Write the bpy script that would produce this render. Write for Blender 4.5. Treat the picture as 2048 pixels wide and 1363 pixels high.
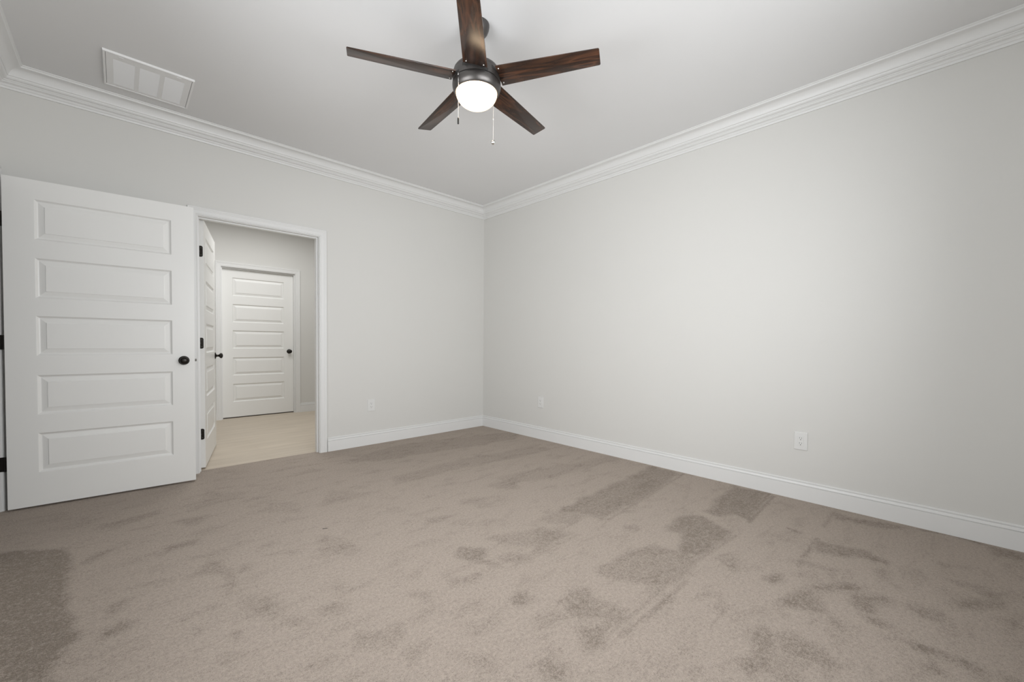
import bpy, bmesh, math
import numpy as np
from mathutils import Vector, Matrix

for o in list(bpy.data.objects):
    bpy.data.objects.remove(o, do_unlink=True)
S = bpy.context.scene
C = S.collection
PI = math.pi

# ------------------------------------------------------------------ camera
cam_d = bpy.data.cameras.new('camera')
cam = bpy.data.objects.new('camera', cam_d)
C.objects.link(cam)
S.camera = cam
cam_d.sensor_fit = 'HORIZONTAL'
cam_d.sensor_width = 36.0
cam_d.lens = 36.0 * 827.178 / 2048.0
cam_d.shift_y = 24.535 / 2048.0
cam_d.clip_start = 0.02
cr = Vector((0.72552457, -0.68815124, 0.00787201))
cu = Vector((0.01019751, 0.02218729, 0.99970182))
cf = Vector((0.68812071, 0.72522796, -0.02311486))
mt = Matrix.Identity(4)
for i in range(3):
    mt[i][0] = cr[i]; mt[i][1] = cu[i]; mt[i][2] = -cf[i]
mt[0][3], mt[1][3], mt[2][3] = -3.38161, -4.09711, 1.05310
cam.matrix_world = mt

# ------------------------------------------------------------------ world, lights, exposure
S.view_settings.view_transform = 'Standard'
S.view_settings.look = 'None'
S.view_settings.gamma = 1.0
S.view_settings.use_curve_mapping = False
S.view_settings.exposure = 0.0

wld = bpy.data.worlds.new('world'); S.world = wld
wld.use_nodes = True
bg = wld.node_tree.nodes['Background']
bg.inputs[0].default_value = (0.80, 0.90, 1.0, 1)
bg.inputs[1].default_value = 0.6

def area(name, loc, rot, sx, sy, power, col, spread=PI):
    d = bpy.data.lights.new(name, 'AREA')
    d.shape = 'RECTANGLE'; d.size = sx; d.size_y = sy
    d.energy = power; d.color = col; d.spread = spread
    o = bpy.data.objects.new(name, d); C.objects.link(o)
    o.location = loc; o.rotation_euler = rot
    return o

P_REAR, P_LEFT, P_HALL = 56.0, 32.0, 32.5     # watts
RW, RD, RH = 3.93, 4.66, 2.7474        # room: x -RW..0, y -RD..0
WT = 0.115                             # wall thickness
# daylight just outside the windows of the wall behind the camera and of the left wall
area('window_daylight', (-2.2, -RD-WT-0.02, 1.55), (PI/2, 0, 0), 2.1, 1.6, P_REAR, (0.97, 0.985, 1.0), math.radians(140))
area('side_window_daylight', (-RW-WT-0.02, -2.55, 1.4), (0, -PI/2, 0), 1.35, 1.6, P_LEFT, (0.97, 0.985, 1.0), math.radians(125))
# unseen lamp added under the hall ceiling to brighten the hall
area('hall_ceiling_fill', (-2.0, 1.25, 2.70), (0, 0, 0), 1.6, 1.2, P_HALL, (0.985, 0.99, 0.985))

# ------------------------------------------------------------------ materials
def nt(name):
    m = bpy.data.materials.new(name); m.use_nodes = True
    t = m.node_tree
    return m, t, t.nodes['Principled BSDF']

def lnk(t, a, b): t.links.new(a, b)

def paint(name, col, rough, bump=0.02, scale=350.0, spec=0.4):
    m, t, b = nt(name)
    b.inputs['Base Color'].default_value = (*col, 1)
    b.inputs['Roughness'].default_value = rough
    b.inputs['Specular IOR Level'].default_value = spec
    tc = t.nodes.new('ShaderNodeTexCoord')
    n = t.nodes.new('ShaderNodeTexNoise'); n.inputs['Scale'].default_value = scale
    n.inputs['Detail'].default_value = 3
    lnk(t, tc.outputs['Object'], n.inputs['Vector'])
    bp_ = t.nodes.new('ShaderNodeBump'); bp_.inputs['Strength'].default_value = bump
    bp_.inputs['Distance'].default_value = 0.002
    lnk(t, n.outputs['Fac'], bp_.inputs['Height'])
    lnk(t, bp_.outputs['Normal'], b.inputs['Normal'])
    # very slight tone variation of the rolled paint
    n2 = t.nodes.new('ShaderNodeTexNoise'); n2.inputs['Scale'].default_value = 1.3
    lnk(t, tc.outputs['Object'], n2.inputs['Vector'])
    mx = t.nodes.new('ShaderNodeMix'); mx.data_type = 'RGBA'
    mx.inputs[6].default_value = (*[c*0.985 for c in col], 1)
    mx.inputs[7].default_value = (*[min(1, c*1.015) for c in col], 1)
    lnk(t, n2.outputs['Fac'], mx.inputs[0])
    lnk(t, mx.outputs[2], b.inputs['Base Color'])
    return m

M = {}
M['wall'] = paint('wall_paint', (0.695, 0.688, 0.662), 0.55, 0.10, 260)
M['ceiling'] = paint('ceiling_paint', (0.80, 0.80, 0.80), 0.9, 0.08, 260, 0.2)
M['trim'] = paint('trim_paint', (0.785, 0.785, 0.775), 0.35, 0.02, 120)
M['door'] = paint('door_paint', (0.85, 0.847, 0.825), 0.33, 0.02, 120)
M['plate'] = paint('plate_plastic', (0.75, 0.75, 0.735), 0.3, 0.0, 50)
M['vent'] = paint('vent_enamel', (0.88, 0.88, 0.875), 0.4, 0.0, 50)

def metal(name, col, rough, metallic=1.0):
    m, t, b = nt(name)
    b.inputs['Base Color'].default_value = (*col, 1)
    b.inputs['Metallic'].default_value = metallic
    b.inputs['Roughness'].default_value = rough
    tc = t.nodes.new('ShaderNodeTexCoord')
    n = t.nodes.new('ShaderNodeTexNoise'); n.inputs['Scale'].default_value = 90
    lnk(t, tc.outputs['Object'], n.inputs['Vector'])
    mr = t.nodes.new('ShaderNodeMapRange')
    mr.inputs[3].default_value = rough*0.9; mr.inputs[4].default_value = rough*1.12
    lnk(t, n.outputs['Fac'], mr.inputs[0]); lnk(t, mr.outputs[0], b.inputs['Roughness'])
    return m
M['bronze'] = metal('dark_bronze', (0.022, 0.019, 0.016), 0.32, 0.6)
M['housing'] = metal('fan_metal', (0.115, 0.108, 0.104), 0.36, 0.85)
M['chrome'] = metal('chrome', (0.85, 0.85, 0.84), 0.12)
M['steel'] = metal('satin_steel', (0.10, 0.095, 0.085), 0.4)
M['black'] = metal('black_plastic_and_shade', (0.012, 0.011, 0.010), 0.5, 0.0)

def walnut():
    m, t, b = nt('walnut_blade')
    b.inputs['Roughness'].default_value = 0.27
    b.inputs['Specular IOR Level'].default_value = 0.55
    tc = t.nodes.new('ShaderNodeTexCoord')
    mp = t.nodes.new('ShaderNodeMapping')
    mp.inputs['Scale'].default_value = (1.6, 11.0, 11.0)
    lnk(t, tc.outputs['Object'], mp.inputs['Vector'])
    oi = t.nodes.new('ShaderNodeObjectInfo')
    ad = t.nodes.new('ShaderNodeVectorMath'); ad.operation = 'ADD'
    sc = t.nodes.new('ShaderNodeVectorMath'); sc.operation = 'SCALE'
    sc.inputs[0].default_value = (13.0, 7.0, 0.0)
    lnk(t, oi.outputs['Random'], sc.inputs['Scale'])
    lnk(t, mp.outputs[0], ad.inputs[0]); lnk(t, sc.outputs[0], ad.inputs[1])
    n1 = t.nodes.new('ShaderNodeTexNoise'); n1.inputs['Scale'].default_value = 1.5
    n1.inputs['Detail'].default_value = 2; n1.inputs['Distortion'].default_value = 0.9
    lnk(t, ad.outputs[0], n1.inputs['Vector'])
    ml = t.nodes.new('ShaderNodeMath'); ml.operation = 'MULTIPLY'; ml.inputs[1].default_value = 7.0
    fr = t.nodes.new('ShaderNodeMath'); fr.operation = 'PINGPONG'; fr.inputs[1].default_value = 1.0
    lnk(t, n1.outputs['Fac'], ml.inputs[0]); lnk(t, ml.outputs[0], fr.inputs[0])
    mp2 = t.nodes.new('ShaderNodeMapping'); mp2.inputs['Scale'].default_value = (6, 190, 190)
    lnk(t, tc.outputs['Object'], mp2.inputs['Vector'])
    n2 = t.nodes.new('ShaderNodeTexNoise'); n2.inputs['Scale'].default_value = 1.0
    n2.inputs['Detail'].default_value = 4
    lnk(t, mp2.outputs[0], n2.inputs['Vector'])
    mx = t.nodes.new('ShaderNodeMix'); mx.data_type = 'FLOAT'; mx.inputs[0].default_value = 0.42
    lnk(t, fr.outputs[0], mx.inputs[2]); lnk(t, n2.outputs['Fac'], mx.inputs[3])
    cr_ = t.nodes.new('ShaderNodeValToRGB')
    e = cr_.color_ramp.elements
    e[0].position = 0.12; e[0].color = (0.018, 0.0105, 0.0080, 1)
    e[1].position = 0.85; e[1].color = (0.105, 0.043, 0.022, 1)
    k = e.new(0.42); k.color = (0.036, 0.0175, 0.0110, 1)
    k = e.new(0.62); k.color = (0.055, 0.0255, 0.0145, 1)
    lnk(t, mx.outputs[0], cr_.inputs[0]); lnk(t, cr_.outputs[0], b.inputs['Base Color'])
    return m
M['walnut'] = walnut()

def globe_mat():
    m, t, b = nt('frosted_globe')
    b.inputs['Base Color'].default_value = (0.9, 0.86, 0.78, 1)
    b.inputs['Roughness'].default_value = 0.35
    # bulb glow put into the emission: one hot spot fading outwards
    tc = t.nodes.new('ShaderNodeTexCoord')
    d = t.nodes.new('ShaderNodeVectorMath'); d.operation = 'DISTANCE'
    d.inputs[1].default_value = (-0.055, -0.035, -0.05)
    lnk(t, tc.outputs['Object'], d.inputs[0])
    mr = t.nodes.new('ShaderNodeMapRange')
    mr.inputs[1].default_value = 0.03; mr.inputs[2].default_value = 0.155
    mr.inputs[3].default_value = 7.0; mr.inputs[4].default_value = 1.0
    mr.interpolation_type = 'SMOOTHERSTEP'
    lnk(t, d.outputs['Value'], mr.inputs[0])
    b.inputs['Emission Color'].default_value = (1.0, 0.71, 0.43, 1)
    lnk(t, mr.outputs[0], b.inputs['Emission Strength'])
    return m
M['globe'] = globe_mat()

def carpet():
    m, t, b = nt('carpet_pile')
    b.inputs['Roughness'].default_value = 1.0
    b.inputs['Specular IOR Level'].default_value = 0.05
    tc = t.nodes.new('ShaderNodeTexCoord')
    P = tc.outputs['Object']
    def noise(scale, detail=3, rough=0.6, vec=None, dist=0.0):
        n = t.nodes.new('ShaderNodeTexNoise'); n.inputs['Scale'].default_value = scale
        n.inputs['Detail'].default_value = detail; n.inputs['Roughness'].default_value = rough
        n.inputs['Distortion'].default_value = dist
        lnk(t, vec or P, n.inputs['Vector']); return n.outputs['Fac']
    def math_(op, a, b_=None, clamp=False):
        n = t.nodes.new('ShaderNodeMath'); n.operation = op; n.use_clamp = clamp
        for i, v in enumerate((a, b_)):
            if v is None: continue
            if isinstance(v, (int, float)): n.inputs[i].default_value = v
            else: lnk(t, v, n.inputs[i])
        return n.outputs[0]
    def mrange(v, a, b_, c, d):
        n = t.nodes.new('ShaderNodeMapRange')
        for i, q in enumerate((a, b_, c, d)): n.inputs[i+1].default_value = q
        lnk(t, v, n.inputs[0]); return n.outputs[0]
    at = t.nodes.new('ShaderNodeAttribute'); at.attribute_name = 'nap'
    nap = at.outputs['Fac']
    # ragged patches where the pile lies the other way
    rag = noise(42, 4, 0.75)
    fine = noise(150, 3, 0.8)
    napr = math_('MULTIPLY', nap, mrange(rag, 0.30, 0.62, 0.25, 1.25))
    # loose streaks and blotches of disturbed pile over the whole floor
    mp = t.nodes.new('ShaderNodeMapping'); mp.inputs['Scale'].default_value = (1.0, 2.1, 1.0)
    mp.inputs['Rotation'].default_value = (0, 0, math.radians(-14))
    lnk(t, P, mp.inputs['Vector'])
    blot = noise(4.6, 7, 0.72, mp.outputs[0], 0.3)
    bl = mrange(blot, 0.50, 0.68, 0.0, 0.56)
    bl = math_('MULTIPLY', bl, mrange(rag, 0.34, 0.62, 0.3, 1.2))
    tot = math_('ADD', napr, bl, True)
    tuft = noise(340, 2, 0.6)
    mid_ = noise(125, 3, 0.7)
    grain = math_('ADD', math_('MULTIPLY', tuft, 0.5), math_('MULTIPLY', mid_, 0.5))
    # laid-over tufts show as dark flecks that crowd together in the patches
    thr = math_('SUBTRACT', 0.560, math_('MULTIPLY', tot, 0.105))
    fleck = mrange(math_('SUBTRACT', grain, thr), -0.05, 0.06, 0.0, 1.0)
    dark = math_('ADD', math_('MULTIPLY', fleck, 0.62), math_('MULTIPLY', tot, 0.31), True)
    mx = t.nodes.new('ShaderNodeMix'); mx.data_type = 'RGBA'
    mx.inputs[6].default_value = (0.450, 0.381, 0.328, 1)
    mx.inputs[7].default_value = (0.205, 0.170, 0.138, 1)
    lnk(t, dark, mx.inputs[0])
    spk = math_('MULTIPLY', mrange(noise(420, 1, 0.5), 0.30, 0.70, 0.86, 1.14), mrange(noise(70, 2, 0.6), 0.30, 0.70, 0.90, 1.10))
    hs = t.nodes.new('ShaderNodeVectorMath'); hs.operation = 'SCALE'
    lnk(t, mx.outputs[2], hs.inputs[0]); lnk(t, spk, hs.inputs['Scale'])
    lnk(t, hs.outputs[0], b.inputs['Base Color'])
    b.inputs['Sheen Weight'].default_value = 0.16
    b.inputs['Sheen Roughness'].default_value = 0.55
    b.inputs['Sheen Tint'].default_value = (0.80, 0.72, 0.64, 1)
    h = math_('ADD', math_('MULTIPLY', tuft, 0.6), math_('MULTIPLY', fine, 0.8))
    h = math_('ADD', h, math_('MULTIPLY', tot, -0.5))
    bp_ = t.nodes.new('ShaderNodeBump'); bp_.inputs['Strength'].default_value = 0.9
    bp_.inputs['Distance'].default_value = 0.006
    lnk(t, h, bp_.inputs['Height']); lnk(t, bp_.outputs['Normal'], b.inputs['Normal'])
    return m
M['carpet'] = carpet()

def hall_floor_mat():
    m, t, b = nt('hall_plank')
    b.inputs['Roughness'].default_value = 0.5
    tc = t.nodes.new('ShaderNodeTexCoord')
    mp = t.nodes.new('ShaderNodeMapping'); mp.inputs['Scale'].default_value = (1.2, 9.0, 1)
    lnk(t, tc.outputs['Object'], mp.inputs['Vector'])
    n = t.nodes.new('ShaderNodeTexNoise'); n.inputs['Scale'].default_value = 1.6
    n.inputs['Detail'].default_value = 5
    lnk(t, mp.outputs[0], n.inputs['Vector'])
    r = t.nodes.new('ShaderNodeValToRGB'); e = r.color_ramp.elements
    e[0].position = 0.3; e[0].color = (0.53, 0.455, 0.365, 1)
    e[1].position = 0.7; e[1].color = (0.61, 0.53, 0.43, 1)
    lnk(t, n.outputs['Fac'], r.inputs[0])
    br = t.nodes.new('ShaderNodeTexBrick')
    br.inputs['Scale'].default_value = 1.0
    br.inputs['Brick Width'].default_value = 1.2; br.inputs['Row Height'].default_value = 0.18
    br.inputs['Mortar Size'].default_value = 0.0012
    br.inputs['Color1'].default_value = (1, 1, 1, 1); br.inputs['Color2'].default_value = (0.96, 0.96, 0.96, 1)
    br.inputs['Mortar'].default_value = (0.86, 0.85, 0.84, 1)
    lnk(t, tc.outputs['Object'], br.inputs['Vector'])
    mx = t.nodes.new('ShaderNodeMix'); mx.data_type = 'RGBA'; mx.blend_type = 'MULTIPLY'
    mx.inputs[0].default_value = 1.0
    lnk(t, r.outputs[0], mx.inputs[6]); lnk(t, br.outputs['Color'], mx.inputs[7])
    lnk(t, mx.outputs[2], b.inputs['Base Color'])
    return m
M['hall_floor'] = hall_floor_mat()

# ------------------------------------------------------------------ helpers
def obj(name, bm, mat, parent=None, smooth=None, kind=None):
    bmesh.ops.remove_doubles(bm, verts=bm.verts, dist=1e-6)
    bmesh.ops.recalc_face_normals(bm, faces=bm.faces)
    me = bpy.data.meshes.new(name); bm.to_mesh(me); bm.free()
    me.materials.append(M[mat])
    if smooth is not None:
        for p in me.polygons: p.use_smooth = True
        try: me.set_sharp_from_angle(angle=math.radians(smooth))
        except Exception: pass
    o = bpy.data.objects.new(name, me); C.objects.link(o)
    if parent: o.parent = parent
    if kind: o['kind'] = kind
    return o

def struct(name, bm, mat, smooth=None, label=None):
    o = obj(name, bm, mat, None, smooth, 'structure')
    if label: o['label'] = label
    return o

def thing(o, label, cat, group=None):
    o['label'] = label; o['category'] = cat
    if group: o['group'] = group
    return o

def empty(name, loc, rz=0.0):
    o = bpy.data.objects.new(name, None); C.objects.link(o)
    o.location = loc; o.rotation_euler = (0, 0, rz); o.empty_display_size = 0.1
    return o

def box(bm, x0, x1, y0, y1, z0, z1):
    v = [bm.verts.new(p) for p in ((x0,y0,z0),(x1,y0,z0),(x1,y1,z0),(x0,y1,z0),(x0,y0,z1),(x1,y0,z1),(x1,y1,z1),(x0,y1,z1))]
    for f in ((0,3,2,1),(4,5,6,7),(0,1,5,4),(1,2,6,5),(2,3,7,6),(3,0,4,7)):
        bm.faces.new([v[i] for i in f])
    return v

def bbox(x0, x1, y0, y1, z0, z1, bev=0.0, seg=2):
    bm = bmesh.new(); box(bm, x0, x1, y0, y1, z0, z1)
    if bev: bmesh.ops.bevel(bm, geom=bm.edges[:], offset=bev, segments=seg, affect='EDGES', profile=0.5)
    return bm

def lathe(prof, n=48, axis='Z'):
    """prof: (r, h) list; revolved about the h axis."""
    bm = bmesh.new(); rings = []
    def pt(r, a, h):
        c, s = math.cos(a)*r, math.sin(a)*r
        return (c, s, h) if axis == 'Z' else ((c, -h, s) if axis == '-Y' else (c, h, s))
    for r, h in prof:
        if r < 1e-6: rings.append([bm.verts.new(pt(0, 0, h))])
        else: rings.append([bm.verts.new(pt(r, 2*PI*i/n, h)) for i in range(n)])
    for a, b in zip(rings, rings[1:]):
        for i in range(n):
            j = (i+1) % n
            if len(a) == 1 and len(b) == 1: continue
            if len(a) == 1: bm.faces.new((a[0], b[i], b[j]))
            elif len(b) == 1: bm.faces.new((a[i], b[0], a[j]))
            else: bm.faces.new((a[i], b[i], b[j], a[j]))
    return bm

def sweep(prof, path, closed=False, cap=True):
    """prof: (d, h) closed outline, d towards the left of the path direction, h along 'up'.
    path: list of (point, left_vec_offset_fn) -> here list of (P, L) where P+L*d+U*h."""
    bm = bmesh.new(); rings = []
    for P, L, U in path:
        rings.append([bm.verts.new(Vector(P)+Vector(L)*d+Vector(U)*h) for d, h in prof])
    n = len(prof); m = len(rings)
    for k in range(m if closed else m-1):
        a, b = rings[k], rings[(k+1) % m]
        for i in range(n):
            j = (i+1) % n
            bm.faces.new((a[i], a[j], b[j], b[i]))
    if cap and not closed:
        bm.faces.new(rings[0][::-1]); bm.faces.new(rings[-1])
    return bm

def arc(cx, cy, r, a0, a1, n):
    return [(cx+r*math.cos(math.radians(a0+(a1-a0)*i/n)), cy+r*math.sin(math.radians(a0+(a1-a0)*i/n))) for i in range(n+1)]

# ------------------------------------------------------------------ openings
OL, OR_, OH = -2.924, -2.012, 2.042        # doorway to the hall in the back wall
SY0, SY1, SH = -1.062, -0.133, 2.045       # side doorway in the left wall (y range)
HY = 2.60                                  # hall far wall face
HL, HR, HH = -2.389, -1.484, 2.052         # hall door opening
HX0, HX1 = -4.9, 0.9                       # hall extent

# ------------------------------------------------------------------ floor with nap attribute
NAP_PATCHES = [
 (1.0, [(-3.856,-0.849),(-3.592,-1.05),(-3.555,-1.333),(-3.543,-1.612),(-3.523,-1.813),(-3.511,-1.959),(-3.527,-2.044),(-3.534,-2.147),(-3.527,-2.28),(-3.685,-2.133)]),
 (0.7, [(-0.04,-2.369),(-0.059,-2.597),(-0.679,-2.681),(-1.282,-2.688),(-1.304,-2.552),(-1.391,-2.412),(-0.531,-2.368)]),
 (0.45, [(-1.318,-2.399),(-1.313,-2.603),(-1.471,-2.571),(-1.604,-2.422)]),
 (0.8, [(-0.041,-3.015),(-0.028,-3.253),(-0.631,-3.284),(-0.62,-3.206),(-0.713,-3.136),(-0.686,-3.055)]),
 (0.8, [(-0.886,-2.993),(-0.781,-3.075),(-0.873,-3.274),(-0.906,-3.293),(-1.305,-3.27),(-1.324,-3.175),(-1.119,-3.098),(-1.151,-3.02)]),
 (0.55, [(-1.324,-3.048),(-1.295,-3.28),(-1.576,-3.297),(-1.672,-3.269),(-1.773,-3.099),(-1.801,-2.992),(-1.641,-2.999)]),
 (0.5, [(-1.963,-3.0),(-1.921,-3.165),(-1.909,-3.265),(-2.001,-3.274),(-2.113,-3.159),(-2.097,-3.015)]),
 (0.35, [(-0.044,-1.929),(-0.058,-2.048),(-0.572,-2.002),(-1.022,-1.948),(-1.261,-1.822),(-1.268,-1.678),(-0.826,-1.718)]),
 (0.6, [(-1.659,-2.554),(-1.559,-2.683),(-1.852,-2.709),(-2.026,-2.699),(-2.086,-2.661),(-2.043,-2.591),(-1.896,-2.669),(-1.735,-2.558)]),
 (0.35, [(-1.106,-1.172),(-0.03,-1.25),(-0.348,-1.37),(-0.879,-1.312),(-1.215,-1.312)]),
 (0.9, [(-1.263,-3.554),(-1.203,-3.585),(-1.239,-3.608),(-1.309,-3.589),(-1.301,-3.558)]),
 (0.6, [(-1.269,-2.81),(-1.209,-2.851),(-1.261,-2.881),(-1.307,-2.852)]),
 (0.35, [(-1.245,-3.345),(-1.221,-3.404),(-1.292,-3.428),(-1.323,-3.4)]),
 (0.5, [(-0.671,-2.763),(-0.648,-2.784),(-0.718,-2.828),(-0.715,-2.795)]),
 (0.74, [(-2.111,-2.394),(-2.033,-2.465),(-2.096,-2.568),(-2.032,-2.67),(-2.081,-2.676),(-2.177,-2.537),(-2.175,-2.452)]),
 (0.68, [(-2.312,-2.589),(-2.217,-2.64),(-2.261,-2.672),(-2.361,-2.633)]),
 (0.41, [(-1.687,-2.488),(-1.564,-2.673),(-1.825,-2.681),(-1.93,-2.536),(-1.946,-2.418)]),
 (0.61, [(-2.178,-2.868),(-2.161,-2.932),(-2.209,-2.94),(-2.202,-2.894)]),
 (0.47, [(-2.255,-3.005),(-2.141,-3.026),(-2.149,-3.103),(-2.259,-3.079)]),
 (0.7, [(-2.166,-3.166),(-2.04,-3.231),(-2.166,-3.307),(-2.235,-3.264)]),
 (0.61, [(-2.005,-2.995),(-1.926,-3.035),(-1.993,-3.192),(-2.049,-3.222),(-2.107,-3.169)]),
 (0.54, [(-2.698,-2.835),(-2.576,-2.835),(-2.586,-2.884),(-2.687,-2.907)]),
 (0.47, [(-2.57,-2.954),(-2.467,-3.049),(-2.511,-3.1),(-2.571,-3.014)]),
 (0.68, [(-2.927,-2.408),(-2.891,-2.429),(-2.908,-2.465),(-2.934,-2.454)]),
 (0.54, [(-2.804,-2.412),(-2.741,-2.456),(-2.766,-2.504),(-2.797,-2.447)]),
 (0.54, [(-2.523,-2.541),(-2.407,-2.624),(-2.477,-2.655),(-2.527,-2.577)]),
 (0.41, [(-2.774,-2.651),(-2.657,-2.735),(-2.698,-2.812),(-2.802,-2.717)]),
 (0.41, [(-2.967,-2.666),(-2.859,-2.685),(-2.862,-2.724),(-2.956,-2.715)]),
 (0.54, [(-2.381,-3.191),(-2.326,-3.262),(-2.375,-3.274),(-2.396,-3.235)]),
 (0.34, [(-2.606,-1.759),(-2.494,-1.942),(-2.545,-2.066),(-2.645,-1.973)]),
 (0.41, [(-1.263,-0.213),(0.15,-0.554),(-0.224,-0.824),(-1.727,-0.636),(-1.951,-0.435)]),
 (0.34, [(-1.33,-1.063),(-0.187,-1.169),(-0.439,-1.401),(-1.446,-1.286),(-1.914,-1.305),(-1.839,-1.107)]),
 (0.47, [(-2.06,-1.945),(-1.886,-2.036),(-2.046,-2.054),(-2.095,-2.041)]),
 (0.34, [(-1.755,-1.855),(-1.49,-1.97),(-1.727,-2.074)]),
 (0.41, [(-1.408,-1.763),(-1.071,-1.744),(-1.29,-1.968),(-1.4,-1.868)]),
 (0.27, [(-2.323,-1.078),(-2.053,-1.369),(-2.321,-1.38),(-2.44,-1.349)]),
 (0.27, [(-2.949,-0.556),(-2.748,-0.738),(-2.895,-0.857),(-3.041,-0.876)]),
 (0.27, [(-2.666,-1.066),(-2.535,-1.185),(-2.586,-1.362),(-2.787,-1.179)]),
 (0.68, [(-3.474,-1.22),(-3.352,-1.161),(-3.341,-1.194),(-3.511,-1.319),(-3.541,-1.31)]),
 (0.54, [(-3.449,-0.801),(-3.236,-0.734),(-3.211,-0.804),(-3.348,-0.867)]),
 (0.47, [(-3.142,-1.027),(-3.03,-1.044),(-3.083,-1.136)]),
 (0.68, [(-3.234,-1.336),(-3.102,-1.38),(-3.102,-1.436),(-3.229,-1.445)]),
 (0.68, [(-3.431,-1.874),(-3.397,-1.774),(-3.315,-1.822),(-3.352,-1.843),(-3.422,-1.918)]),
 (0.68, [(-3.427,-2.057),(-3.388,-1.984),(-3.364,-2.019),(-3.388,-2.051)]),
 (0.54, [(-3.141,-1.749),(-3.073,-1.705),(-3.005,-1.804),(-3.026,-2.0),(-3.054,-2.035),(-3.047,-1.852),(-3.173,-1.802)]),
 (0.54, [(-2.986,-1.766),(-2.926,-1.84),(-2.967,-1.926),(-3.007,-1.889)]),
 (0.54, [(-3.097,-2.242),(-3.052,-2.261),(-3.077,-2.295)]),
 (0.68, [(-3.099,-2.341),(-3.072,-2.345),(-3.09,-2.37)]),
 (0.47, [(-3.198,-2.206),(-3.135,-2.242),(-3.181,-2.254)]),
 (0.41, [(-3.021,-2.094),(-2.898,-2.235),(-2.957,-2.337),(-3.037,-2.287)]),
 (0.74, [(-0.65,-3.622),(-0.632,-3.683),(-0.604,-3.836),(-0.69,-3.856),(-0.762,-3.751),(-0.835,-3.643)]),
 (0.68, [(-0.121,-3.632),(-0.052,-3.949),(-0.118,-3.953),(-0.206,-3.808),(-0.258,-3.624)]),
 (0.8, [(-0.676,-3.849),(-0.646,-3.895),(-0.687,-3.904),(-0.708,-3.857)]),
 (0.54, [(-0.992,-3.596),(-0.944,-3.64),(-0.932,-3.742),(-0.907,-3.782),(-0.965,-3.779),(-1.0,-3.73)]),
 (0.74, [(-1.322,-3.636),(-1.199,-3.69),(-1.07,-3.794),(-1.065,-3.844),(-1.13,-3.813),(-1.214,-3.735),(-1.382,-3.765),(-1.43,-3.696),(-1.425,-3.649)]),
 (0.8, [(-1.134,-3.838),(-1.036,-3.927),(-1.05,-3.97),(-1.108,-3.969),(-1.153,-3.901),(-1.232,-3.904),(-1.198,-3.86)]),
 (0.54, [(-0.793,-3.887),(-0.757,-3.92),(-1.003,-3.929),(-0.998,-3.905)]),
 (0.8, [(-1.283,-3.905),(-1.266,-3.955),(-1.286,-3.981),(-1.315,-3.954),(-1.319,-3.917)]),
 (0.8, [(-1.383,-3.944),(-1.364,-3.982),(-1.393,-3.98),(-1.397,-3.957)]),
 (0.8, [(-1.365,-4.001),(-1.325,-4.049),(-1.331,-4.11),(-1.353,-4.103),(-1.386,-4.04)]),
 (0.8, [(-1.454,-4.05),(-1.429,-4.077),(-1.45,-4.104),(-1.466,-4.098),(-1.479,-4.064)]),
 (0.75, [(-1.338,-4.144),(-1.335,-4.178),(-1.369,-4.196),(-1.383,-4.183),(-1.366,-4.157)]),
 (0.54, [(-1.081,-4.019),(-1.011,-4.084),(-1.05,-4.109),(-1.101,-4.061)]),
 (0.68, [(-0.898,-4.137),(-0.734,-4.275),(-0.803,-4.264),(-0.932,-4.157)]),
 (0.68, [(-0.901,-3.95),(-0.928,-3.999),(-0.952,-3.977)]),
 (0.8, [(-0.701,-4.216),(-0.691,-4.254),(-0.718,-4.257),(-0.719,-4.228)]),
 (0.54, [(-0.666,-4.121),(-0.648,-4.214),(-0.696,-4.169)]),
 (0.61, [(-0.476,-4.071),(-0.457,-4.126),(-0.463,-4.174),(-0.536,-4.106)]),
 (0.8, [(-0.06,-4.295),(-0.025,-4.389),(-0.118,-4.381),(-0.154,-4.29)]),
 (0.68, [(-0.918,-4.243),(-0.796,-4.332),(-0.931,-4.321),(-0.942,-4.278)]),
 (0.7, [(-1.702,-3.628),(-1.643,-3.65),(-1.664,-3.684),(-1.8,-3.692),(-1.855,-3.702),(-1.907,-3.679),(-1.905,-3.639),(-1.87,-3.627),(-1.83,-3.656)]),
 (0.68, [(-1.66,-3.687),(-1.594,-3.727),(-1.613,-3.771),(-1.6,-3.803),(-1.665,-3.862),(-1.702,-3.845),(-1.713,-3.791),(-1.717,-3.733)]),
 (0.41, [(-1.804,-3.689),(-1.713,-3.791),(-1.723,-3.825),(-1.844,-3.737)]),
 (0.54, [(-1.492,-3.65),(-1.489,-3.69),(-1.524,-3.693),(-1.525,-3.668)]),
 (0.47, [(-1.37,-3.8),(-1.406,-3.859),(-1.445,-3.855),(-1.432,-3.801)]),
 (0.54, [(-1.506,-3.88),(-1.505,-3.92),(-1.541,-3.924),(-1.526,-3.891)]),
 (0.47, [(-1.861,-3.738),(-1.823,-3.789),(-1.844,-3.801),(-1.885,-3.763)]),
 (0.54, [(-1.329,-4.241),(-1.315,-4.286),(-1.377,-4.281),(-1.375,-4.238)]),
]
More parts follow.
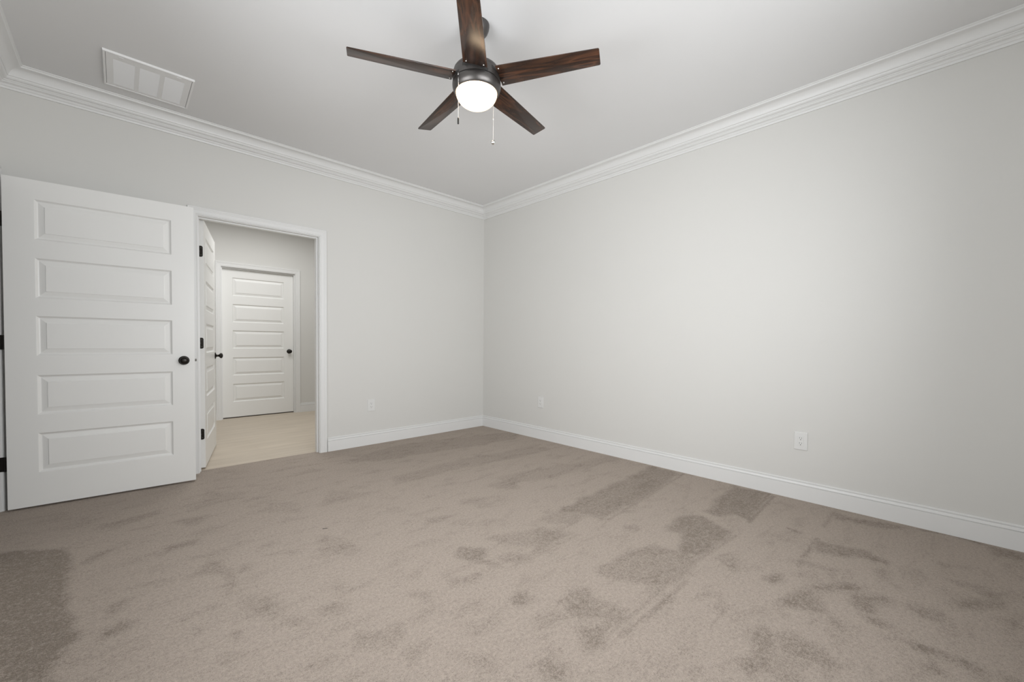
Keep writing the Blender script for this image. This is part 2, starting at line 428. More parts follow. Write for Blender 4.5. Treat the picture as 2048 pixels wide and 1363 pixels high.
NAP_LINES = [
 (0.8, 0.008, [(-0.062,-3.279),(-0.67,-3.304)]),
 (0.8, 0.008, [(-0.036,-3.246),(-0.631,-3.284)]),
 (0.6, 0.007, [(-0.914,-3.311),(-1.275,-3.279),(-1.448,-3.267)]),
 (0.5, 0.007, [(-0.913,-3.287),(-1.271,-3.264)]),
 (0.6, 0.007, [(-1.554,-3.317),(-1.841,-3.316),(-2.076,-3.302)]),
 (0.4, 0.007, [(-1.505,-3.265),(-1.832,-3.273),(-2.086,-3.272)]),
 (0.6, 0.006, [(-0.051,-2.63),(-0.679,-2.681),(-1.256,-2.712)]),
 (0.4, 0.006, [(-1.542,-2.711),(-1.879,-2.704),(-2.065,-2.699)]),
 (0.4, 0.006, [(-0.066,-1.975),(-0.604,-2.027)]),
 (0.6, 0.008, [(-0.077,-3.625),(-0.411,-3.62)]),
 (0.7, 0.01, [(-0.617,-3.629),(-0.921,-3.623)]),
 (0.6, 0.01, [(-0.955,-3.63),(-1.035,-3.629)]),
 (0.6, 0.012, [(-0.587,-3.485),(-0.607,-3.543)]),
 (0.7, 0.012, [(-0.042,-4.01),(-0.011,-4.138),(-0.038,-4.25)]),
 (0.3, 0.006, [(-1.574,-2.705),(-2.029,-2.715)]),
]


def make_floor():
    st = 0.0125
    xs = np.arange(-RW-WT, 0.0+st, st); ys = np.arange(-RD, 0.065+st, st)
    ys[-1] = 0.065; xs[-1] = 0.0
    X, Y = np.meshgrid(xs, ys, indexing='ij')
    nap = np.zeros_like(X)
    def seg_d(px, py, a, b):
        ax, ay = a; bx_, by_ = b; dx, dy = bx_-ax, by_-ay
        L2 = dx*dx+dy*dy+1e-12
        u = np.clip(((px-ax)*dx+(py-ay)*dy)/L2, 0, 1)
        return np.hypot(px-ax-u*dx, py-ay-u*dy)
    rng = np.random.RandomState(4)
    # smooth wobble so the outlines of the patches are ragged
    wob = np.zeros_like(X)
    for k in range(26):
        f_ = rng.uniform(8, 55); a_ = rng.uniform(0, 2*PI); ph = rng.uniform(0, 2*PI)
        wob += np.sin(f_*(X*math.cos(a_)+Y*math.sin(a_))+ph)/(f_**0.75)
    wob *= 0.038
    for s, poly in NAP_PATCHES:
        inside = np.zeros(X.shape, bool); dmin = np.full(X.shape, 9.0)
        n = len(poly)
        for i in range(n):
            (x1, y1), (x2, y2) = poly[i], poly[(i+1) % n]
            c = ((y1 > Y) != (y2 > Y)) & (X < (x2-x1)*(Y-y1)/((y2-y1) if abs(y2-y1) > 1e-9 else 1e-9)+x1)
            inside ^= c
            dmin = np.minimum(dmin, seg_d(X, Y, poly[i], poly[(i+1) % n]))
        sd = np.where(inside, dmin, -dmin)+wob
        v = s*np.clip((sd+0.022)/0.044, 0, 1)
        nap = np.maximum(nap, v)
    for s, hw, pts in NAP_LINES:
        for a, b in zip(pts, pts[1:]):
            d = seg_d(X, Y, a, b)
            nap = np.maximum(nap, s*np.clip(1-(d-hw*0.5)/0.012, 0, 1))
    nx, ny = X.shape
    V = np.stack([X, Y, np.zeros_like(X)], -1).reshape(-1, 3)
    I = np.arange(nx*ny).reshape(nx, ny)
    F = np.stack([I[:-1, :-1], I[1:, :-1], I[1:, 1:], I[:-1, 1:]], -1).reshape(-1, 4)
    me = bpy.data.meshes.new('floor')
    me.vertices.add(len(V)); me.vertices.foreach_set('co', V.ravel())
    me.loops.add(F.size); me.loops.foreach_set('vertex_index', F.ravel().astype(np.int32))
    me.polygons.add(len(F))
    me.polygons.foreach_set('loop_start', (np.arange(len(F))*4).astype(np.int32))
    me.update(calc_edges=True); me.validate()
    a = me.attributes.new('nap', 'FLOAT', 'POINT'); a.data.foreach_set('value', nap.ravel().astype(np.float32))
    me.materials.append(M['carpet'])
    o = bpy.data.objects.new('floor', me); C.objects.link(o)
    o['kind'] = 'structure'; o['label'] = 'taupe cut-pile carpet with vacuum tracks and darker nap patches'
make_floor()
struct('floor_hall', bbox(HX0, HX1, 0.065, HY+0.3, -0.05, 0.0), 'hall_floor', label='pale beige plank floor of the hall beyond the doorway')
struct('floor_side_box', bbox(-5.2, -RW-WT, -1.7, 0.0, -0.05, 0.0), 'carpet')  # floor of the added unseen box behind the side doorway

# ------------------------------------------------------------------ shell
struct('ceiling', bbox(-RW-WT, WT, -RD-WT, 0.0, RH, RH+0.1), 'ceiling', label='flat light grey painted ceiling')
bm = bmesh.new()
box(bm, HX0, OL-0.019, 0, WT, 0, RH); box(bm, OR_+0.019, HX1, 0, WT, 0, RH)
box(bm, OL-0.019, OR_+0.019, 0, WT, OH+0.019, RH)
struct('wall_back', bm, 'wall', label='pale grey wall with the doorway to the hall')
struct('wall_right', bbox(0, WT, -RD-WT, 0.0, 0, RH), 'wall', label='long pale grey wall on the right')
bm = bmesh.new()
VY0, VY1, VZ0, VZ1 = -3.35, -1.75, 0.70, 2.10      # side window, left of the camera's view
box(bm, -RW-WT, -RW, -RD-WT, VY0, 0, RH); box(bm, -RW-WT, -RW, VY1, SY0-0.019, 0, RH)
box(bm, -RW-WT, -RW, VY0, VY1, 0, VZ0); box(bm, -RW-WT, -RW, VY0, VY1, VZ1, RH)
box(bm, -RW-WT, -RW, SY1+0.019, 0, 0, RH)
box(bm, -RW-WT, -RW, SY0-0.019, SY1+0.019, SH+0.019, RH)
struct('wall_left', bm, 'wall')
# wall behind the camera with a twin window
WX0, WX1, WZ0, WZ1 = -3.25, -1.15, 0.75, 2.35
bm = bmesh.new()
box(bm, -RW, WX0, -RD-WT, -RD, 0, RH); box(bm, WX1, 0, -RD-WT, -RD, 0, RH)
box(bm, WX0, WX1, -RD-WT, -RD, 0, WZ0); box(bm, WX0, WX1, -RD-WT, -RD, WZ1, RH)
struct('wall_front', bm, 'wall')
bm = bmesh.new()
yb, yf = -RD-0.085, -RD-0.045
for x0, x1 in ((WX0, WX0+0.05), (WX1-0.05, WX1), ((WX0+WX1)/2-0.04, (WX0+WX1)/2+0.04)):
    box(bm, x0, x1, yb, yf, WZ0, WZ1)
for z0, z1 in ((WZ0, WZ0+0.05), (WZ1-0.05, WZ1), ((WZ0+WZ1)/2-0.02, (WZ0+WZ1)/2+0.02)):
    box(bm, WX0, WX1, yb, yf, z0, z1)
struct('window_1', bm, 'trim')
bm = bmesh.new()
xb, xf = -RW-0.085, -RW-0.045
for y0, y1 in ((VY0, VY0+0.05), (VY1-0.05, VY1)): box(bm, xb, xf, y0, y1, VZ0, VZ1)
for z0, z1 in ((VZ0, VZ0+0.05), (VZ1-0.05, VZ1), ((VZ0+VZ1)/2-0.02, (VZ0+VZ1)/2+0.02)): box(bm, xb, xf, VY0, VY1, z0, z1)
struct('window_2', bm, 'trim')
# hall shell and added unseen boxes that shut out sky light behind both doorways
bm = bmesh.new()
box(bm, HX0, HL-0.019, HY, HY+WT, 0, RH); box(bm, HR+0.019, HX1, HY, HY+WT, 0, RH)
box(bm, HL-0.019, HR+0.019, HY, HY+WT, HH+0.019, RH)
struct('wall_hall_back', bm, 'wall', label='pale grey far wall of the hall')
struct('wall_hall_left', bbox(HX0-WT, HX0, 0, HY+WT, 0, RH), 'wall')
struct('wall_hall_right', bbox(HX1, HX1+WT, 0, HY+WT, 0, RH), 'wall')
struct('ceiling_hall', bbox(HX0-WT, HX1+WT, 0.0, HY+WT, RH, RH+0.1), 'ceiling')
bm = bmesh.new()
box(bm, -2.9, -1.0, 2.95, 3.0, -0.05, RH); box(bm, -2.95, -2.9, HY+WT, 3.0, -0.05, RH)
box(bm, -1.0, -0.95, HY+WT, 3.0, -0.05, RH); box(bm, -2.95, -0.95, HY+WT, 3.0, RH, RH+0.05)
struct('wall_hall_light_block', bm, 'wall')
bm = bmesh.new()
box(bm, -5.25, -5.2, -1.7, 0, -0.05, RH); box(bm, -5.25, -RW-WT, -1.75, -1.7, -0.05, RH)
box(bm, -5.25, -RW-WT, -1.75, 0, RH, RH+0.05)
struct('wall_side_light_block', bm, 'wall')

# ------------------------------------------------------------------ crown moulding
cp, cd = 0.1307, 0.1243      # projection along the ceiling, drop down the wall
prof = [(0.0, 0.0), (cp, 0.0), (cp, -0.0055), (cp-0.006, -0.0085), (cp-0.0075, -0.014)]
# cove: concave sweep
c0, c1 = Vector((cp-0.0095, -0.016)), Vector((0.067, -0.0555))
mid = (c0+c1)/2; nrm = Vector((c1.y-c0.y, -(c1.x-c0.x))).normalized()
if nrm.x > 0: nrm = -nrm           # bulge towards the wall / ceiling corner
nrm = Vector((-abs(nrm.x), abs(nrm.y)))
for i in range(11):
    s_ = i/10.0; q = c0.lerp(c1, s_)+nrm*0.0125*math.sin(PI*s_)
    prof.append((q.x, q.y))
prof += [(0.0665, -0.060), (0.0615, -0.0615)]
prof += [(0.0615, -0.0645), (0.0590, -0.0705), (0.0545, -0.0755), (0.0480, -0.0785), (0.0440, -0.0795)]
prof += [(0.0430, -0.0840), (0.0385, -0.0850)]
prof += [(0.0370, -0.0890), (0.0330, -0.0935), (0.0280, -0.0960), (0.0240, -0.0970), (0.0215, -0.1000)]
prof += [(0.0200, -0.1010), (0.0195, -0.1060), (0.0165, -0.1100), (0.0120, -0.1120), (0.0110, -0.1160), (0.0095, -cd), (0.0, -cd)]
pathc = [((0, 0, RH), (-1, -1, 0), (0, 0, 1)), ((-RW, 0, RH), (1, -1, 0), (0, 0, 1)),
         ((-RW, -RD, RH), (1, 1, 0), (0, 0, 1)), ((0, -RD, RH), (-1, 1, 0), (0, 0, 1))]
struct('trim_1', sweep(prof, pathc, closed=True), 'trim', smooth=28, label='white stepped crown moulding around the ceiling')

# ------------------------------------------------------------------ baseboards
bh = 0.133
bprof = [(0, 0), (0.015, 0), (0.015, 0.1000), (0.0150, 0.1005), (0.0090, 0.1010), (0.0090, 0.1035), (0.0140, 0.1040),
         (0.0135, 0.1080), (0.0118, 0.1130), (0.0105, 0.1190), (0.0100, 0.1203), (0.0050, 0.1208), (0.0050, 0.1228),
         (0.0090, 0.1230), (0.0088, 0.1300), (0.0060, bh), (0, bh)]
U = (0, 0, 1)
def base(name, pth, label=None):
    struct(name, sweep(bprof, pth), 'trim', label=label)
base('baseboard_back', [((-1.9375, 0, 0), (0, -1, 0), U), ((0, 0, 0), (-1, -1, 0), U)], 'white baseboard along the back wall')
base('baseboard_right', [((0, 0, 0), (-1, -1, 0), U), ((0, -RD, 0), (-1, 1, 0), U)], 'white baseboard with a ridged top along the right wall')
base('baseboard_front', [((0, -RD, 0), (-1, 1, 0), U), ((-RW, -RD, 0), (1, 1, 0), U)])
base('baseboard_left', [((-RW, -RD, 0), (1, 1, 0), U), ((-RW, SY0-0.066, 0), (1, 0, 0), U)])
base('baseboard_corner', [((-RW, 0, 0), (1, -1, 0), U), ((-2.9935, 0, 0), (0, -1, 0), U)])
base('baseboard_hall', [((HR+0.066, HY, 0), (0, -1, 0), U), ((HX1, HY, 0), (0, -1, 0), U)])
base('baseboard_hall_left', [((HX0, HY, 0), (0, -1, 0), U), ((HL-0.066, HY, 0), (0, -1, 0), U)])

# ------------------------------------------------------------------ door casings and jambs
def casing(name, a0, a1, h, origin, adir, ndir, wid=0.0625, reveal=0.005, label=None, pack=0.0):
    """opening from a0 to a1 along adir on a wall face whose room side is ndir"""
    A = Vector(adir); N = Vector(ndir); O = Vector(origin)
    cprof = [(0, 0), (0, 0.0085), (0.003, 0.0105), (0.006, 0.0105), (0.0075, 0.0090), (0.010, 0.0090), (0.0115, 0.0115),
             (0.026, 0.0125), (0.036, 0.0132), (0.040, 0.0150), (0.0435, 0.0150), (0.0455, 0.0135), (0.049, 0.0145), (0.054, 0.0170), (0.060, 0.0170), (wid, 0.0150), (wid, 0)]
    cprof = [(d_, h_+pack if h_ > 0 else h_) for d_, h_ in cprof]
    i0, i1, ih = a0-reveal, a1+reveal, h+reveal
    Z = Vector((0, 0, 1))
    path = [(O+A*i0, -A, N), (O+A*i0+Z*ih, -A+Z, N), (O+A*i1+Z*ih, A+Z, N), (O+A*i1, A, N)]
    return struct(name, sweep(cprof, path), 'trim', smooth=20, label=label)

def jamb(a0, a1, h, origin, adir, ndir, depth, stop0, stop1, parent):
    """flat lining of the opening plus the door stop; depth runs against ndir"""
    A = Vector(adir); N = Vector(ndir); O = Vector(origin); Z = Vector((0, 0, 1))
    def ring(inner, outer, d0, d1):
        pr = [(inner, d0), (outer, d0), (outer, d1), (inner, d1)]
        pth = [(O+A*a0, -A, -N), (O+A*a0+Z*h, -A+Z, -N), (O+A*a1+Z*h, A+Z, -N), (O+A*a1, A, -N)]
        return sweep(pr, pth)
    bm = ring(0.0, 0.0185, 0.0, depth)
    obj('jamb', bm, 'trim', parent)
    obj('door_stop', ring(-0.011, 0.0, stop0, stop1), 'trim', parent)

t2 = casing('trim_2', OL, OR_, OH, (0, 0, 0), (1, 0, 0), (0, -1, 0), label='white casing around the doorway to the hall')
jamb(OL, OR_, OH, (0, 0, 0), (1, 0, 0), (0, -1, 0), WT, 0.036, 0.078, t2)
obj('strike_plate', bbox(OR_-0.0015, OR_, 0.084, 0.108, 0.885, 0.942, 0.0004), 'steel', t2)['label'] = 'small dark steel strike plate'
t3 = casing('trim_3', SY0, SY1, SH, (-RW, 0, 0), (0, 1, 0), (1, 0, 0), pack=0.015, label='white casing edge beside the big open door')
jamb(SY0, SY1, SH, (-RW+0.015, 0, 0), (0, 1, 0), (1, 0, 0), WT+0.015, 0.053, 0.093, t3)
t4 = casing('trim_4', HL, HR, HH, (0, HY, 0), (1, 0, 0), (0, -1, 0), label='white casing around the closed hall door')
jamb(HL, HR, HH, (0, HY, 0), (1, 0, 0), (0, -1, 0), WT, 0.018, 0.053, t4)

# ------------------------------------------------------------------ doors
def slab_mesh(w, h, t):
    bm = bmesh.new()
    m = 0.128
    zb = [0.207, 0.571, 0.942, 1.302, 1.664]; ph = 0.2505
    rects = [(m, w-m, z, z+ph) for z in zb]
    pr = [(0.0, 0.0), (0.002, 0.0004), (0.006, 0.0050), (0.011, 0.0100), (0.016, 0.0112), (0.018, 0.0110), (0.040, 0.0052), (0.0435, 0.0050), (0.0440, 0.0014), (0.046, 0.0008)]
    for yy, sg in ((0.0, 1), (t, -1)):
        def q(a, b, c, d):
            bm.faces.new([bm.verts.new((x, yy, z)) for x, z in ((a, c), (b, c), (b, d), (a, d))])
        q(0, m, 0, h); q(w-m, w, 0, h)
        zs = [0.0]
        for r in rects: zs += [r[2], r[3]]
        zs.append(h)
        for i in range(0, len(zs), 2): q(m, w-m, zs[i], zs[i+1])
        for x0, x1, z0, z1 in rects:
            prev = None
            for ins, dep in pr:
                ring = [bm.verts.new((x, yy+sg*dep, z)) for x, z in ((x0+ins, z0+ins), (x1-ins, z0+ins), (x1-ins, z1-ins), (x0+ins, z1-ins))]
                if prev:
                    for i in range(4):
                        j = (i+1) % 4
                        bm.faces.new((prev[i], prev[j], ring[j], ring[i]))
                prev = ring
            bm.faces.new(prev)
    for a, b in (((0, 0), (0, t)), ((0, t), (w, t)), ((w, 0), (w, t))):
        pass
    def qq(*ps): bm.faces.new([bm.verts.new(p) for p in ps])
    qq((0,0,0),(0,t,0),(0,t,h),(0,0,h)); qq((w,0,0),(w,t,0),(w,t,h),(w,0,h))
    qq((0,0,0),(w,0,0),(w,t,0),(0,t,0)); qq((0,0,h),(w,0,h),(w,t,h),(0,t,h))
    return bm

ROS = [(0, 0), (0.0325, 0), (0.0325, 0.0030), (0.0305, 0.0052), (0.0280, 0.0058), (0.0270, 0.0075), (0.0215, 0.0095), (0.0150, 0.0110), (0.0115, 0.0150)]
KNB = [(0.0115, 0.0150), (0.0105, 0.022), (0.0110, 0.030), (0.0150, 0.0355), (0.0215, 0.0395), (0.0255, 0.0440), (0.0268, 0.0490), (0.0262, 0.0540), (0.0240, 0.0580),
       (0.0228, 0.0588), (0.0215, 0.0582), (0.0190, 0.0612), (0.0120, 0.0640), (0.0050, 0.0650), (0.0038, 0.0650), (0.0030, 0.0635), (0, 0.0635)]
def add_knob(door, x, z, t, sides=(0, 1)):
    for sd in sides:
        ax = '-Y' if sd == 0 else 'Y'
        k = obj('knob', lathe(KNB, 40, ax), 'bronze', door, smooth=50)
        k.location = (x, 0 if sd == 0 else t, z); k['label'] = 'dark bronze round knob'
        r = obj('rosette', lathe(ROS, 40, ax), 'bronze', k, smooth=40)

def hinge_leaf(y0, y1, z0, z1, x0, x1, rad=0.012):
    """plate in the y-z plane with two rounded corners at the y0 side"""
    pts = [(y1, z0), (y1, z1)]
    pts += arc(y0+rad, z1-rad, rad, 90, 180, 6) + arc(y0+rad, z0+rad, rad, 180, 270, 6)
    bm = bmesh.new()
    a = [bm.verts.new((x0, y, z)) for y, z in pts]; b = [bm.verts.new((x1, y, z)) for y, z in pts]
    n = len(pts)
    for i in range(n): bm.faces.new((a[i], a[(i+1) % n], b[(i+1) % n], b[i]))
    bm.faces.new(a); bm.faces.new(b[::-1])
    return bm

HZ = (0.233, 0.981, 1.729)     # bottom of each hinge above the slab's foot
def make_door(name, label, origin, rz, w, t=0.035, h=2.032, knob=(0, 1), latch=True, hinge='edge'):
    d = obj(name, slab_mesh(w, h, t), 'door', None, None, 'structure')
    d.location = origin; d.rotation_euler = (0, 0, rz); d['label'] = label
    add_knob(d, w-0.064, 0.899, t, knob)
    if latch:
        obj('latch_bolt', bbox(w, w+0.011, t/2-0.006, t/2+0.006, 0.891, 0.909, 0.0015), 'steel', d)['label'] = 'small dark steel latch bolt'
    for z in HZ:
        hg = None
        if hinge == 'edge':      # leaf let into the hinge edge, barrel at the back corner
            hg = obj('hinge', hinge_leaf(0.0065, t+0.002, z, z+0.0889, -0.0022, 0.0), 'bronze', d)
            for sy, sz in ((0.018, 0.016), (0.026, 0.0445), (0.018, 0.073)):
                s = obj('screw', lathe([(0, 0), (0.0038, 0), (0.0034, 0.0008), (0, 0.0009)], 12), 'steel', hg)
                s.rotation_euler = (0, -PI/2, 0); s.location = (-0.0022, sy, z+sz)
            bz = obj('barrel', lathe([(0, 0), (0.0065, 0), (0.0065, 0.0889), (0, 0.0889)], 20), 'bronze', hg, smooth=40)
            bz.location = (-0.004, t+0.006, z)
        elif hinge == 'jamb':    # leaf seen flat on the jamb beside the open slab
            hg = obj('hinge', bbox(-0.034, -0.0035, t-0.0042, t-0.0022, z, z+0.0889, 0.0006), 'bronze', d)
            bz = obj('barrel', lathe([(0, 0), (0.0072, 0), (0.0072, 0.0889), (0, 0.0889)], 20), 'bronze', hg, smooth=40)
            bz.location = (-0.0085, t-0.0072, z)
        if hg: hg['label'] = 'dark bronze butt hinge'
    return d

make_door('door_1', 'large white five-panel door standing open in front of the back wall', (-3.8874, -0.1685, 0.012), -0.0566, 0.915, hinge='jamb')
make_door('door_2', 'white five-panel door swung open into the hall, seen edge on', (-2.8752, 0.1053, 0.012), math.radians(77.5), 0.905)
make_door('door_3', 'closed white five-panel door at the far side of the hall', (HL+0.003, HY+0.055, 0.014), 0.0, HR-HL-0.006, knob=(0,), latch=False, hinge=None)

# ------------------------------------------------------------------ outlets
def outlet_master(name, loc, rz, label):
    r = empty(name, loc, rz)
    thing(r, label, 'outlet', 'wall outlets in white plates')
    w, h = 0.078, 0.121
    bm = bbox(-w/2, w/2, -0.0062, 0.0, -h/2, h/2)
    # chamfer the front edges only
    es = [e for e in bm.edges if all(v.co.y < -0.005 for v in e.verts)]
    bmesh.ops.bevel(bm, geom=es, offset=0.003, segments=3, affect='EDGES', profile=0.5)
    obj('cover_plate', bm, 'plate', r)
    fr = obj('receptacle', bbox(-0.0168, 0.0168, -0.0085, -0.006, -0.0335, 0.0335, 0.0009), 'plate', r)
    for s in (1, -1):
        zc = 0.0175*s
        for x, hh in ((-0.0062, 0.0046), (0.0062, 0.0037)):
            obj('slot', bbox(x-0.0009, x+0.0009, -0.0089, -0.0080, zc+0.004-hh, zc+0.004+hh), 'black', fr)
        g = lathe([(0, 0), (0.0025, 0), (0.0025, 0.0007), (0, 0.0007)], 14, '-Y')
        go = obj('ground_hole', g, 'black', fr); go.location = (0, -0.0083, zc-0.0075)
    for s in (1, -1):
        sc = obj('screw', lathe([(0, 0), (0.0030, 0), (0.0026, 0.0009), (0, 0.0011)], 14, '-Y'), 'plate', r)
        sc.location = (0, -0.0062, 0.0484*s)
    return r
def dup(root, loc, rz, label):
    r = root.copy(); C.objects.link(r); r.location = loc; r.rotation_euler = (0, 0, rz); r['label'] = label
    for ch in list(root.children):
        c = ch.copy(); C.objects.link(c); c.parent = r
        for g in ch.children:
            d = g.copy(); C.objects.link(d); d.parent = c
    return r
o1 = outlet_master('wall_outlet', (-1.499, 0, 0.4065), 0.0, 'white outlet on the back wall, between the doorway casing and the room corner')
dup(o1, (0, -1.003, 0.4075), -PI/2, 'small white outlet on the right wall close to the room corner')
dup(o1, (0, -3.417, 0.403), -PI/2, 'white outlet with dark slots low on the right wall, nearest to the viewer')

# ------------------------------------------------------------------ ceiling vent
def make_vent():
    cx, cy = -3.2235, -0.4725
    W2, D2 = 0.2145, 0.2185
    r = empty('ceiling_vent', (cx, cy, RH))
    thing(r, 'square white louvered air return grille in the ceiling near the left corner', 'vent')
    # outer frame: bevelled ring
    pr = [(0, 0), (0, -0.010), (0.0015, -0.0125), (0.010, -0.0125), (0.012, -0.0085), (0.012, 0)]
    pth = [((-W2, -D2, 0), (1, 1, 0), U), ((W2, -D2, 0), (-1, 1, 0), U), ((W2, D2, 0), (-1, -1, 0), U), ((-W2, D2, 0), (1, -1, 0), U)]
    obj('frame', sweep(pr, pth, closed=True), 'vent', r)
    # hinged face panel with three windows
    a, b = W2-0.0135, D2-0.0135
    cols = [(-0.169, -0.071), (-0.049, 0.047), (0.070, 0.169)]
    y0, y1 = -0.149, 0.176
    bm = bmesh.new(); zt, zb = -0.003, -0.0105
    xs = [-a, cols[0][0], cols[0][1], cols[1][0], cols[1][1], cols[2][0], cols[2][1], a]
    for i in range(0, 8, 2): box(bm, xs[i], xs[i+1], -b, b, zb, zt)
    for c0_, c1_ in cols:
        box(bm, c0_, c1_, -b, y0, zb, zt); box(bm, c0_, c1_, y1, b, zb, zt)
    obj('grille_panel', bm, 'vent', r)
    for c0_, c1_ in cols:
        bm = bmesh.new(); n = 26
        for k in range(n):
            yy = y0+(y1-y0)*(k+0.5)/n
            # slanted blade whose face looks towards the room's rear wall
            p = [(yy-0.0028, -0.0030), (yy+0.0024, -0.0116), (yy+0.0034, -0.0112), (yy-0.0018, -0.0022)]
            A = [bm.verts.new((c0_, y_, z_)) for y_, z_ in p]; B = [bm.verts.new((c1_, y_, z_)) for y_, z_ in p]
            for i in range(4): bm.faces.new((A[i], A[(i+1) % 4], B[(i+1) % 4], B[i]))
            bm.faces.new(A); bm.faces.new(B[::-1])
        obj('louver_bank', bm, 'vent', r)
    obj('filter_backing', bbox(-a, a, -b, b, -0.0020, -0.0005), 'vent', r)
    for x in (-0.135, 0.135):
        obj('latch_tab', bbox(x-0.012, x+0.012, -b+0.006, -b+0.014, -0.0135, -0.0105, 0.001), 'vent', r)
make_vent()

# ------------------------------------------------------------------ ceiling fan
FX, FY = -1.9817, -2.3307
def make_fan():
    r = empty('ceiling_fan', (FX, FY, RH))
    thing(r, 'five-blade ceiling fan with walnut blades, dark metal motor and a lit white globe', 'fan')
    Z0 = -RH
    def at(z): return z-RH
    obj('canopy', lathe([(0, 0), (0.066, 0), (0.066, -0.006), (0.064, -0.020), (0.058, -0.036), (0.046, -0.052), (0.030, -0.062), (0.0225, -0.065), (0, -0.065)], 48), 'housing', r, smooth=40)
    obj('downrod', lathe([(0, -0.06), (0.0128, -0.06), (0.0128, at(2.545)), (0, at(2.545))], 24), 'housing', r, smooth=40)
    obj('coupling', lathe([(0, at(2.575)), (0.020, at(2.575)), (0.023, at(2.570)), (0.023, at(2.545)), (0.034, at(2.532)), (0.040, at(2.515)), (0, at(2.515))], 32), 'housing', r, smooth=40)
    hs = obj('motor_housing', lathe([(0, at(2.522)), (0.075, at(2.522)), (0.104, at(2.518)), (0.116, at(2.511)), (0.1215, at(2.503)), (0.1235, at(2.492)), (0.1235, at(2.4885)), (0, at(2.4885))], 72), 'housing', r, smooth=35)
    obj('seam', lathe([(0, at(2.4885)), (0.1185, at(2.4885)), (0.1185, at(2.4860)), (0, at(2.4860))], 72), 'black', hs, smooth=35)
    hb = obj('blade_hub', lathe([(0, at(2.4860)), (0.1260, at(2.4860)), (0.1275, at(2.4835)), (0.1275, at(2.4395)), (0.1260, at(2.4385)), (0, at(2.4385))], 72), 'housing', r, smooth=35)
    obj('seam', lathe([(0, at(2.4385)), (0.1205, at(2.4385)), (0.1205, at(2.4355)), (0, at(2.4355))], 72), 'black', hb, smooth=35)
    lk = obj('light_kit', lathe([(0, at(2.4355)), (0.1265, at(2.4355)), (0.1290, at(2.4330)), (0.1290, at(2.4230)), (0.1283, at(2.4150)), (0.1262, at(2.4060)),
                            (0.1225, at(2.3970)), (0.1175, at(2.3895)), (0.1135, at(2.3865)), (0.1115, at(2.3870)), (0.1095, at(2.3895)), (0, at(2.3895))], 72), 'housing', r, smooth=45)
    g = obj('globe', lathe([(0, 0.010)]+[(0.110*math.cos(a), 0.0-0.0775*math.sin(a)) for a in [i*PI/2/20 for i in range(20)]]+[(0, -0.0775)], 64), 'globe', r, smooth=80)
    g.location = (0, 0, at(2.389)); g['label'] = 'glowing frosted glass bowl'
    # blades
    r0, r1, w0, w1, phi = 0.1247, 0.6467, 0.0631, 0.0468, 0.2099
    def blade_bm():
        bm = bmesh.new(); th = 0.0055
        cs = 0.006
        out = [(r0, -w0), (r1-cs, -w1), (r1-cs*0.3, -w1+cs*0.3), (r1, -w1+cs), (r1, w1-cs), (r1-cs*0.3, w1-cs*0.3), (r1-cs, w1), (r0, w0)]
        lo = [bm.verts.new((x, y, 0)) for x, y in out]; hi = [bm.verts.new((x, y, th)) for x, y in out]
        n = len(out)
        for i in range(n): bm.faces.new((lo[i], lo[(i+1) % n], hi[(i+1) % n], hi[i]))
        bm.faces.new(lo[::-1]); bm.faces.new(hi)
        bmesh.ops.bevel(bm, geom=[e for e in bm.edges], offset=0.0009, segments=2, affect='EDGES', profile=0.5)
        return bm
    for k in range(5):
        th = 3.9708+k*2*PI/5
        b = obj('blade', blade_bm(), 'walnut', r, smooth=30)
        # local y of the mesh = tangential, tilted by the pitch
        rot = Matrix.Rotation(th, 4, 'Z') @ Matrix.Rotation(-phi, 4, 'X')
        b.matrix_local = Matrix.Translation((0, 0, at(2.4576))) @ rot
        # black strip on the hub, painted shade of the slot around the blade root
        bs = bmesh.new(); ns = 14; half = math.radians(31); rows = []
        for i in range(ns+1):
            a_ = -half+2*half*i/ns; tt = 0.1278*math.sin(a_); zz = -math.tan(phi)*tt
            col = []
            for rr in (0.1240, 0.1279):
                for dz in (-0.0075, 0.0085): col.append(bs.verts.new((rr*math.cos(a_), rr*math.sin(a_), zz+dz)))
            rows.append(col)
        for A_, B_ in zip(rows, rows[1:]):
            for i_, j_ in ((0, 1), (1, 3), (3, 2), (2, 0)): bs.faces.new((A_[i_], A_[j_], B_[j_], B_[i_]))
        for e_ in (rows[0], rows[-1]): bs.faces.new((e_[0], e_[1], e_[3], e_[2]))
        so = obj('blade_slot_shade', bs, 'black', hb); so.location = (0, 0, at(2.4576)); so.rotation_euler = (0, 0, th)
        br = obj('blade_iron', bbox(0.104, 0.152, -0.030, 0.030, 0.0056, 0.0090, 0.001), 'housing', b)
        for sx, sy in ((0.137, -0.045), (0.137, 0.045)):
            s = obj('screw', lathe([(0, 0), (0.0040, 0), (0.0034, -0.0018), (0, -0.0026)], 16), 'chrome', b, smooth=60)
            s.location = (sx, sy, 0.0)
            s['label'] = 'small chrome screw'
    # pull chains
    fwd = Vector((0.6883, 0.7254, 0)).normalized(); rt = Vector((0.7255, -0.6882, 0)).normalized()
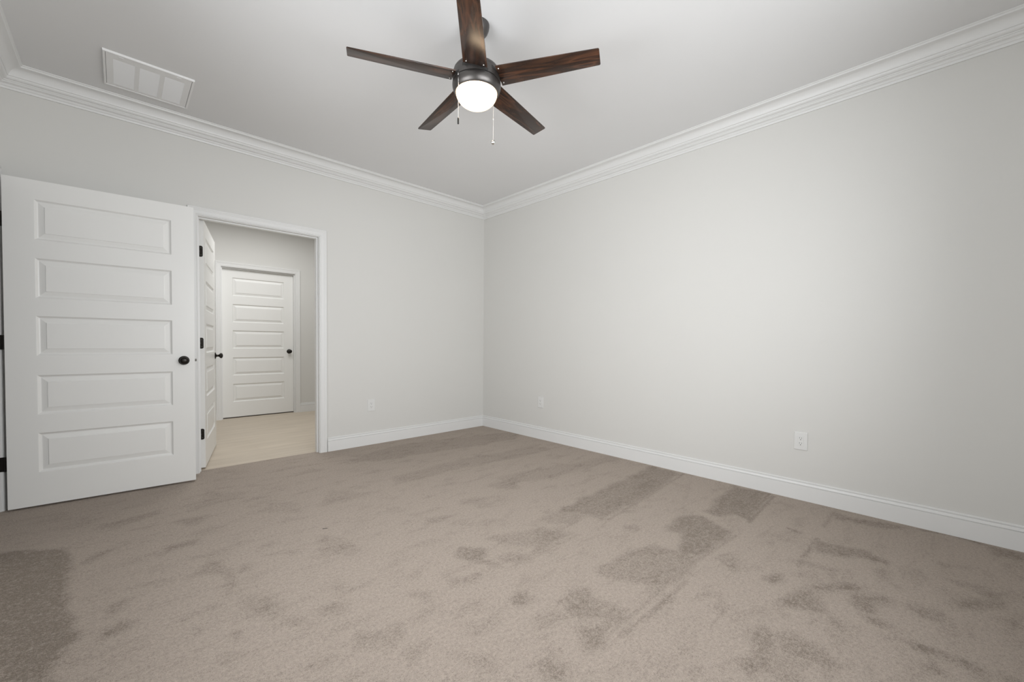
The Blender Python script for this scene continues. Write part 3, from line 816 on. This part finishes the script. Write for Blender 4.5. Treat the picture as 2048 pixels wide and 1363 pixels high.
    def chain(p, ztop, zbot, nm, side):
        bm = bmesh.new()
        n = int((ztop-zbot)/0.0034)
        for i in range(n+1):
            z = zbot+(ztop-zbot)*i/n
            bmesh.ops.create_icosphere(bm, subdivisions=1, radius=0.0019, matrix=Matrix.Translation((0, 0, at(z))))
        box(bm, -0.0007, 0.0007, -0.0007, 0.0007, at(zbot), at(ztop))
        o = obj('pull_chain', bm, 'chrome', r, smooth=60); o.location = (p.x, p.y, 0); o['label'] = nm
        e = obj('chain_guide', lathe([(0, 0.0), (0.0042, 0.0), (0.0042, -0.006), (0.0025, -0.009), (0, -0.009)], 16), 'chrome', o, smooth=50)
        e.location = (0, 0, at(ztop)+0.004)
        return o
    pl = -fwd*0.094-rt*0.0855
    cl = chain(pl, 2.431, 2.206, 'silver bead chain with a black fob', -1)
    obj('chain_arm', bbox(-0.002, 0.014, -0.002, 0.014, at(2.428), at(2.432), 0.0005), 'chrome', cl)
    obj('pendant', lathe([(0, at(2.2085)), (0.0030, at(2.2085)), (0.0040, at(2.2060)), (0.0044, at(2.1800)), (0.0036, at(2.1785)), (0, at(2.1785))], 20), 'black', cl, smooth=40)
    obj('pendant_cap', lathe([(0, at(2.2125)), (0.0030, at(2.2120)), (0.0036, at(2.2080)), (0, at(2.2080))], 20), 'chrome', cl, smooth=40)
    pr_ = fwd*0.094+rt*0.0855
    crr = chain(pr_, 2.431, 2.190, 'silver bead chain with a chrome ball', 1)
    obj('chain_arm', bbox(-0.012, 0.002, -0.012, 0.002, at(2.428), at(2.432), 0.0005), 'chrome', crr)
    obj('connector', lathe([(0, at(2.311)), (0.0032, at(2.309)), (0.0036, at(2.306)), (0.0032, at(2.303)), (0, at(2.301))], 16), 'chrome', crr, smooth=60)
    obj('ball', lathe([(0.0135*math.sin(PI*i/20), at(2.1765)+0.0135*math.cos(PI*i/20)) for i in range(21)], 32), 'chrome', crr, smooth=80)
make_fan()

# ------------------------------------------------------------------ small lint on the carpet
bm = bmesh.new()
box(bm, -0.013, 0.013, -0.0012, 0.0012, 0.0, 0.002)
o = obj('lint_thread', bm, 'black'); o.location = (-2.5495, -1.695, 0.0); o.rotation_euler = (0, 0, math.radians(-27))
thing(o, 'tiny dark thread lying on the taupe carpet', 'lint')
